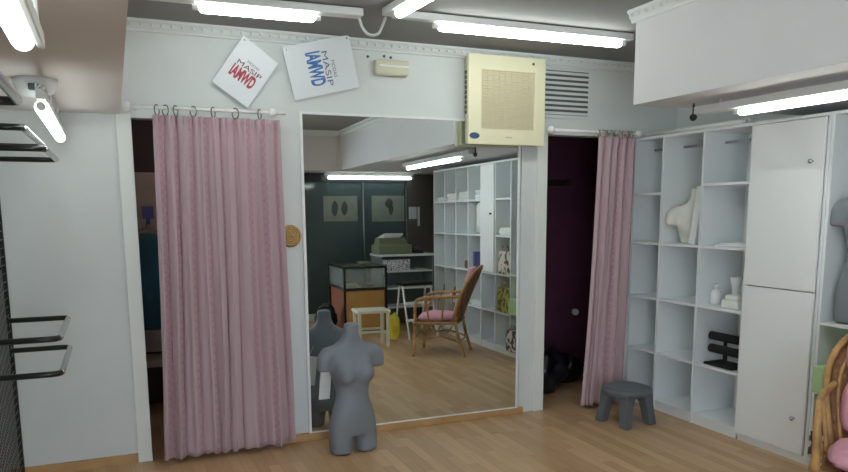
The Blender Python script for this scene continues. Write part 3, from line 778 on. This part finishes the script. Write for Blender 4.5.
# ------------------------------------------------------------------ rattan armchair (local: faces -X)
ch = thing('rattan_armchair', 'rattan armchair with pink cushions in front of the shelving', 'armchair', (3.105, 2.055, 0), math.radians(34))
HW = .255
def tubeobj(name, pts, r, m=M_rattan, k=6, n=8, closed=False):
    return MB().tube(smooth_path(pts, k, closed), r, n=n, closed=closed).build(name, m, ch, smooth=True)
for s in (-1, 1):
    tubeobj('front_leg', [(-.275, s*(HW+.0), .0), (-.262, s*(HW-.01), .20), (-.255, s*(HW-.005), .36), (-.25, s*(HW), .50), (-.232, s*(HW+.002), .585), (-.17, s*(HW+.004), .612)], .0165)
    tubeobj('rear_leg', [(.26, s*(HW-.03), .0), (.20, s*(HW-.03), .20), (.17, s*(HW-.03), .36), (.175, s*(HW-.03), .42)], .0165)
    tubeobj('arm', [(-.17, s*(HW+.004), .612), (-.05, s*(HW+.012), .625), (.10, s*(HW+.005), .63), (.20, s*(HW-.01), .635), (.235, s*(HW-.03), .65)], .0165)
    tubeobj('arm_strut', [(-.10, s*(HW-.02), .36), (-.12, s*(HW), .5), (-.06, s*(HW+.01), .615)], .010)
    tubeobj('arm_strut', [(.02, s*(HW-.03), .36), (.04, s*(HW-.01), .5), (.06, s*(HW+.006), .62)], .010)
    tubeobj('stretcher', [(-.265, s*(HW-.01), .15), (.0, s*(HW-.04), .21), (.215, s*(HW-.03), .15)], .010)
    for q in range(3):
        x0 = -.22+.12*q
        tubeobj('lattice', [(x0, s*(HW-.02), .33), (x0+.06, s*(HW-.02), .26), (x0+.12, s*(HW-.02), .33)], .007)
tubeobj('seat_frame', [(-.26, -HW+.005, .355), (-.265, 0, .355), (-.26, HW-.005, .355), (0, HW-.005, .355), (.17, HW-.03, .355), (.19, 0, .355), (.17, -HW+.03, .355), (0, -HW+.005, .355)], .015, k=8, closed=True)
tubeobj('stretcher', [(-.268, -HW, .17), (-.27, 0, .22), (-.268, HW, .17)], .010)
tubeobj('stretcher', [(.215, -HW+.03, .16), (.215, HW-.03, .16)], .010)
def bk(y, z):      # back plane: leans towards +X with height, wraps forward at the sides
    t = (z-.36)/.62; z = .36+(z-.36)*.92
    return (.175+.20*t+.03*t*t-.10*(abs(y)/.27)**2*0.6, y, z)
arch = [(-.215, .36), (-.245, .52), (-.262, .66), (-.25, .80), (-.19, .91), (-.10, .965), (0, .98), (.10, .965), (.19, .91), (.25, .80), (.262, .66), (.245, .52), (.215, .36)]
tubeobj('back_arch', [bk(y, z) for y, z in arch], .017, k=6)
tubeobj('inner_arch', [bk(y*.80, .36+(z-.36)*.90) for y, z in arch], .010, k=6)
# woven back panel
m = MB(); nu, nv = 16, 18; V = []
def halfw(z):
    pts = [(.36, .205), (.52, .235), (.66, .25), (.80, .238), (.91, .18), (.955, .10), (.97, .02)]
    for (z0, w0), (z1, w1) in zip(pts, pts[1:]):
        if z <= z1: return w0+(w1-w0)*(z-z0)/(z1-z0)
    return .02
for j in range(nv+1):
    z = .36+.60*j/nv; hw = halfw(z); V.append([m.bm.verts.new(Vector(bk(hw*(2*i/nu-1), z))+Vector((.012, 0, 0))) for i in range(nu+1)])
for j in range(nv):
    for i in range(nu): m.bm.faces.new((V[j][i], V[j][i+1], V[j+1][i+1], V[j+1][i]))
o = m.build('woven_back', M_rattand, ch, smooth=True); sd = o.modifiers.new('t', 'SOLIDIFY'); sd.thickness = .010
m = MB().box(-.25, .16, -.225, .225, .342, .352); m.build('woven_seat', M_rattand, ch)
def pillow(name, dims, bev, M_):
    m = MB(); n = 14; a, b_, c_ = dims
    V = {}
    for side in (0, 1):
        for i in range(n+1):
            for j in range(n+1):
                u, v = 2*i/n-1, 2*j/n-1
                k = max(0, (1-abs(u)**3.5)*(1-abs(v)**3.5))**.5
                edge = i in (0, n) or j in (0, n)
                if edge and side == 1: V[(1, i, j)] = V[(0, i, j)]; continue
                rr_ = 1-.07*(abs(u)*abs(v))**2*2
                tuft = 1-.22*math.exp(-((u)**2+(v)**2)*14)
                V[(side, i, j)] = m.bm.verts.new((a/2*u*rr_, b_/2*v*rr_, (1 if side == 0 else -1)*c_/2*k*tuft))
    for side in (0, 1):
        for i in range(n):
            for j in range(n):
                q = (V[(side, i, j)], V[(side, i+1, j)], V[(side, i+1, j+1)], V[(side, i, j+1)])
                if len(set(q)) == 4:
                    try: m.bm.faces.new(q)
                    except ValueError: pass
    m.bm.transform(M_)
    return m.build(name, M_pink, ch, smooth=True)
pillow('seat_cushion', (.42, .44, .095), 0, Matrix.Translation((-.05, 0, .395)))
def backM(z): 
    x, _, _ = bk(0, z); return Matrix.Translation((x-.045, 0, z)) @ Matrix.Rotation(math.radians(-71), 4, 'Y') 
pillow('back_cushion', (.28, .39, .085), 0, backM(.555))
pillow('back_cushion', (.27, .38, .08), 0, backM(.80))

# ------------------------------------------------------------------ seen in the mirror: far end of the shop
dc = thing('display_case', 'wooden counter case with a black-framed glass top, seen in the mirror', 'display case', (2.735, .075, 0), math.radians(2))
hx, hy, zt, zg = .265, .425, .838, .565
MB().box(-hx+.02, hx-.02, hy-.03, hy-.012, .04, zg-.02).build('front_panel', M_orange, dc)
for q in ((-hx+.012, -hx+.03, -hy+.02, hy-.02), (hx-.03, hx-.012, -hy+.02, hy-.02), (-hx+.03, hx-.03, -hy+.012, -hy+.03)): MB().box(*q, .04, zg-.02).build('side_panel', M_redwood, dc)
fr = MB()
for sx in (-1, 1):
    for sy in (-1, 1): fr.box(sx*hx-.014, sx*hx+.014, sy*hy-.014, sy*hy+.014, 0, zt)
for z in (.03, zg, zt-.008):
    for sy in (-1, 1): fr.box(-hx, hx, sy*hy-.012, sy*hy+.012, z-.014, z+.014)
    for sx in (-1, 1): fr.box(sx*hx-.012, sx*hx+.012, -hy, hy, z-.014, z+.014)
fr.build('frame', M_frame_black, dc)
MB().box(-hx, hx, -hy, hy, zg-.012, zg-.002).build('deck', M_orange, dc)
for q in ((-hx+.012, hx-.012, hy-.003, hy+.003, zg+.014, zt-.02), (-hx-.003, -hx+.003, -hy+.012, hy-.012, zg+.014, zt-.02), (hx-.003, hx+.003, -hy+.012, hy-.012, zg+.014, zt-.02), (-hx, hx, -hy, hy, zt-.002, zt+.006)): MB().box(*q).build('glass', M_glass, dc)
for i, (x, y, sx, sy, h, m_) in enumerate(((-.12, .15, .16, .12, .05, M_beige), (.08, .2, .14, .1, .03, M_slot), (.05, -.1, .2, .14, .04, M_khaki))):
    o = MB().box(-sx/2, sx/2, -sy/2, sy/2, 0, h, .006).build('jewellery_box', m_); o.location = (2.735+x, .075+y, .564)
    tag(o, ('pale box inside the glass top of the display case', 'flat dark box inside the display case, right of the pale one', 'khaki box at the back of the display case')[i], 'box')
o = MB().box(-.08, .08, -.05, .05, 0, .03, .004).build('paper_stack', M_khaki); o.location = (2.86, .0, .845); tag(o, 'flat packet lying on top of the display case', 'box')

ws = thing('stool', 'cream wooden stool in front of the display case, seen in the mirror', 'stool', (2.525, 1.33, 0), .06)
ws.scale = (.95, .95, 1.03)
MB().box(-.20, .20, -.16, .16, .375, .408, .008).build('seat', M_creamwood, ws)
for sx in (-1, 1):
    for sy in (-1, 1):
        MB().box(sx*.17-.017, sx*.17+.017, sy*.13-.017, sy*.13+.017, 0, .376).build('leg', M_creamwood, ws)
    MB().box(sx*.17-.010, sx*.17+.010, -.115, .115, .13, .155).build('stretcher', M_creamwood, ws)
for sy in (-1, 1): MB().box(-.155, .155, sy*.13-.010, sy*.13+.010, .16, .185).build('stretcher', M_creamwood, ws)

ld = thing('step_ladder', 'small white step ladder with a black top, before the cash counter', 'step ladder', (3.22, .90, 0), math.radians(-4))
MB().box(-.20, .20, -.10, .10, .625, .665, .012).build('top_step', M_blackf, ld)
for sx in (-1, 1):
    MB().tube([(sx*.185, .05, .63), (sx*.19, .25, 0)], .012).build('front_rail', M_whitepl, ld)
    MB().tube([(sx*.175, -.06, .63), (sx*.18, -.20, 0)], .011).build('rear_rail', M_whitepl, ld)
for z in (.22, .42):
    y = .25-.2*z/.63
    MB().box(-.185, .185, y-.05, y+.02, z-.012, z+.012, .003).build('rung', M_whitepl, ld)
blob('shopping_bag', (2.905, 1.02, 0), .10, (.7, .7, 1.7), M_yellow, 21, 'yellow bag on the floor beside the cream stool', 'bag', amp=.1)
blob('backpack', (2.28, .22, 0), .16, (.85, .8, 1.25), M_blackf, 22, 'black bag on the floor left of the display case', 'bag', amp=.1)

ct = thing('cash_counter', 'pale open-shelved cash counter at the end of the long shelving', 'counter', (0, 0, 0))
CX0, CX1, CY0, CY1, CZ = 3.03, 3.76, -.25, .20, .965
for x in (CX0, CX1-.02): MB().box(x, x+.02, CY0, CY1, 0, CZ-.03).build('side_panel', M_board, ct)
MB().box(CX0+.02, CX1-.02, CY0, CY0+.02, 0, CZ-.03).build('back_panel', M_board, ct)
MB().box(CX0-.01, CX1+.01, CY0-.01, CY1+.02, CZ-.03, CZ, .004).build('worktop', M_shelf, ct)
for z in (.27, .52, .74):
    MB().box(CX0+.02, CX1-.02, CY0+.02, CY1, z-.011, z+.011).build('shelf', M_shelf, ct)
    MB().box(CX0+.02, CX1-.02, CY0+.10, CY0+.115, z+.011, z+.19).build('shelf_panel', M_board, ct)
tag(MB().box(3.05, 3.42, CY1+.001, CY1+.012, .752, .895).build('notice_card', M_label), 'printed black and white card strip on the front of the counter', 'card')
cr = thing('cash_register', 'khaki cash register with white papers on the counter', 'cash register', (3.23, .03, CZ))
MB().box(-.23, .23, -.15, .17, 0, .12, .01).build('drawer', M_khaki, cr)
MB().loft([[(-.20, -.13, .119), (.19, -.13, .119), (.19, .13, .119), (-.20, .13, .119)], [(-.18, -.12, .21), (.17, -.12, .21), (.17, .03, .21), (-.18, .03, .21)]]).build('body', M_khaki, cr)
o = thing('paper_heap', 'heap of white papers on top of the cash register', 'papers', (3.22, -.01, CZ+.2105))
for i in range(5):
    MB().box(-.15+.02*i, .13+.012*i, -.05, .07, .011*i, .011*i+.009, rot=Matrix.Rotation(.16*(i-2), 3, 'Z')).build('sheet', M_paper, o)
o = thing('card_reader', 'small black card terminal beside the cash register', 'card terminal', (3.58, .05, CZ))
MB().box(-.07, .07, -.05, .08, 0, .05, .008).box(-.05, .05, -.05, -.03, .045, .11, .006).build('body', M_frame_black, o)
MB().box(-.04, .04, -.030, -.027, .055, .10).build('screen', M_slot, o)

struct(MB().box(XL+.02, 1.2, -.906, -.894, .10, 1.93).build('added_entrance_pane', glass_material('added_entrance_glass', (.9, .95, .95), .06)), 'added unseen glazed entrance letting in daylight to brighten the lower walls')  # entrance glazing added behind the camera so daylight fills the lower walls
sg = thing('glass_partition', 'dark smoked glass partition across the shop, seen in the mirror', 'glass partition', (0, -.90, 0))
MB().box(XL+.005, 3.79, -.02, .02, 0, .10).build('base_rail', M_battenw, sg)
for (x0, x1) in ((1.23, 3.12), (3.15, 3.76)):
    MB().box(x0, x1, -.006, .006, .10, 1.93).build('pane', M_smoke, sg)
for x in (XL+.01, 1.215, 3.135, 3.78):
    MB().box(x-.012, x+.012, -.018, .018, .10, 1.95).build('mullion', M_chrome, sg)
MB().box(XL+.005, 3.79, -.03, .03, 1.93, 2.05).build('head_rail', M_frame_black, sg)
struct(MB().box(3.80, 4.75, -.93, -.885, 0, 2.05).build('door_3', mat('taupe_door', (.14,.12,.105), .5)), 'taupe door at the end of the smoked glass')
def window_standin(label, x0, x1, z0, z1, sil):  # pale sheets painted to stand in for lit windows in the smoked glass
    r = thing('window_standin', label, 'window_standin', (0, -.893, 0))
    MB().box(x0, x1, -.0008, .001, z0, z1).build('sheet', M_winstand, r)
    m = MB()
    for (cx, cz, w_, h_) in sil:
        pts = [(cx+w_*math.cos(a)*(1+.25*math.sin(2*a+1)), cz+h_*math.sin(a)) for a in [2*PI*k/20 for k in range(20)]]
        m = MB(); f_ = [m.bm.verts.new((x, .0016, z)) for x, z in pts]; m.bm.faces.new(f_); m.build('dark_figure', M_slot, r)
window_standin('pale sheet standing in for a lit window with two dark figures, on the smoked glass', 2.56, 3.05, 1.39, 1.74, [(2.72, 1.57, .04, .11), (2.86, 1.57, .04, .10)])
window_standin('pale sheet standing in for a lit window with one dark curved figure, on the smoked glass', 3.26, 3.755, 1.38, 1.745, [(3.52, 1.64, .05, .07), (3.55, 1.55, .03, .08)])
for i, (x0, x1, z0, z1) in enumerate(((3.82, 3.94, 1.41, 1.585), (3.955, 3.99, 1.31, 1.585))):
    tag(MB().box(x0, x1, -.885, -.882, z0, z1).build('notice', M_paper), ('white square notice on the taupe door', 'narrow white strip notice beside the square one')[i], 'notice')
tag(MB().box(1.3, XE-.02, -3.6, -1.4, 0.0, .08).build('display_platform', M_rearwall), 'dark low platform behind the smoked glass', 'platform')

# ------------------------------------------------------------------ world, camera, colour
w = bpy.data.worlds.new('World'); SC.world = w; w.use_nodes = True
w.node_tree.nodes['Background'].inputs[0].default_value = (.76, .88, 1, 1)
w.node_tree.nodes['Background'].inputs[1].default_value = 6.5  # bright bluish sky added to brighten the lower walls through the entrance

cam = bpy.data.cameras.new('Camera'); co = bpy.data.objects.new('Camera', cam); COL.objects.link(co)
cam.sensor_fit = 'HORIZONTAL'; cam.sensor_width = 36.0; cam.lens = 723.14/848*36.0
cam.shift_y = (318-236)/848
cam.clip_start = .01
ROWS = [[0.9202611172825712, -0.39126484887425567, -0.005594108797617159], [-0.0634954405360158, -0.13520518557235972, -0.9887810105506079], [0.38611890014472355, 0.9102919179196033, -0.14926760908274567]]
rt, dn, fw = [Vector(r) for r in ROWS]
co.matrix_world = Matrix.Translation((0, 0, 1.5)) @ Matrix((rt, -dn, -fw)).transposed().to_4x4()
SC.camera = co
SC.view_settings.view_transform = 'Standard'; SC.view_settings.look = 'None'
SC.view_settings.gamma = 1.0; SC.view_settings.use_curve_mapping = False
SC.view_settings.exposure = 0.22
SC.cycles.max_bounces = 10; SC.cycles.diffuse_bounces = 6; SC.cycles.glossy_bounces = 6; SC.cycles.transparent_max_bounces = 10
SC.cycles.use_denoising = True
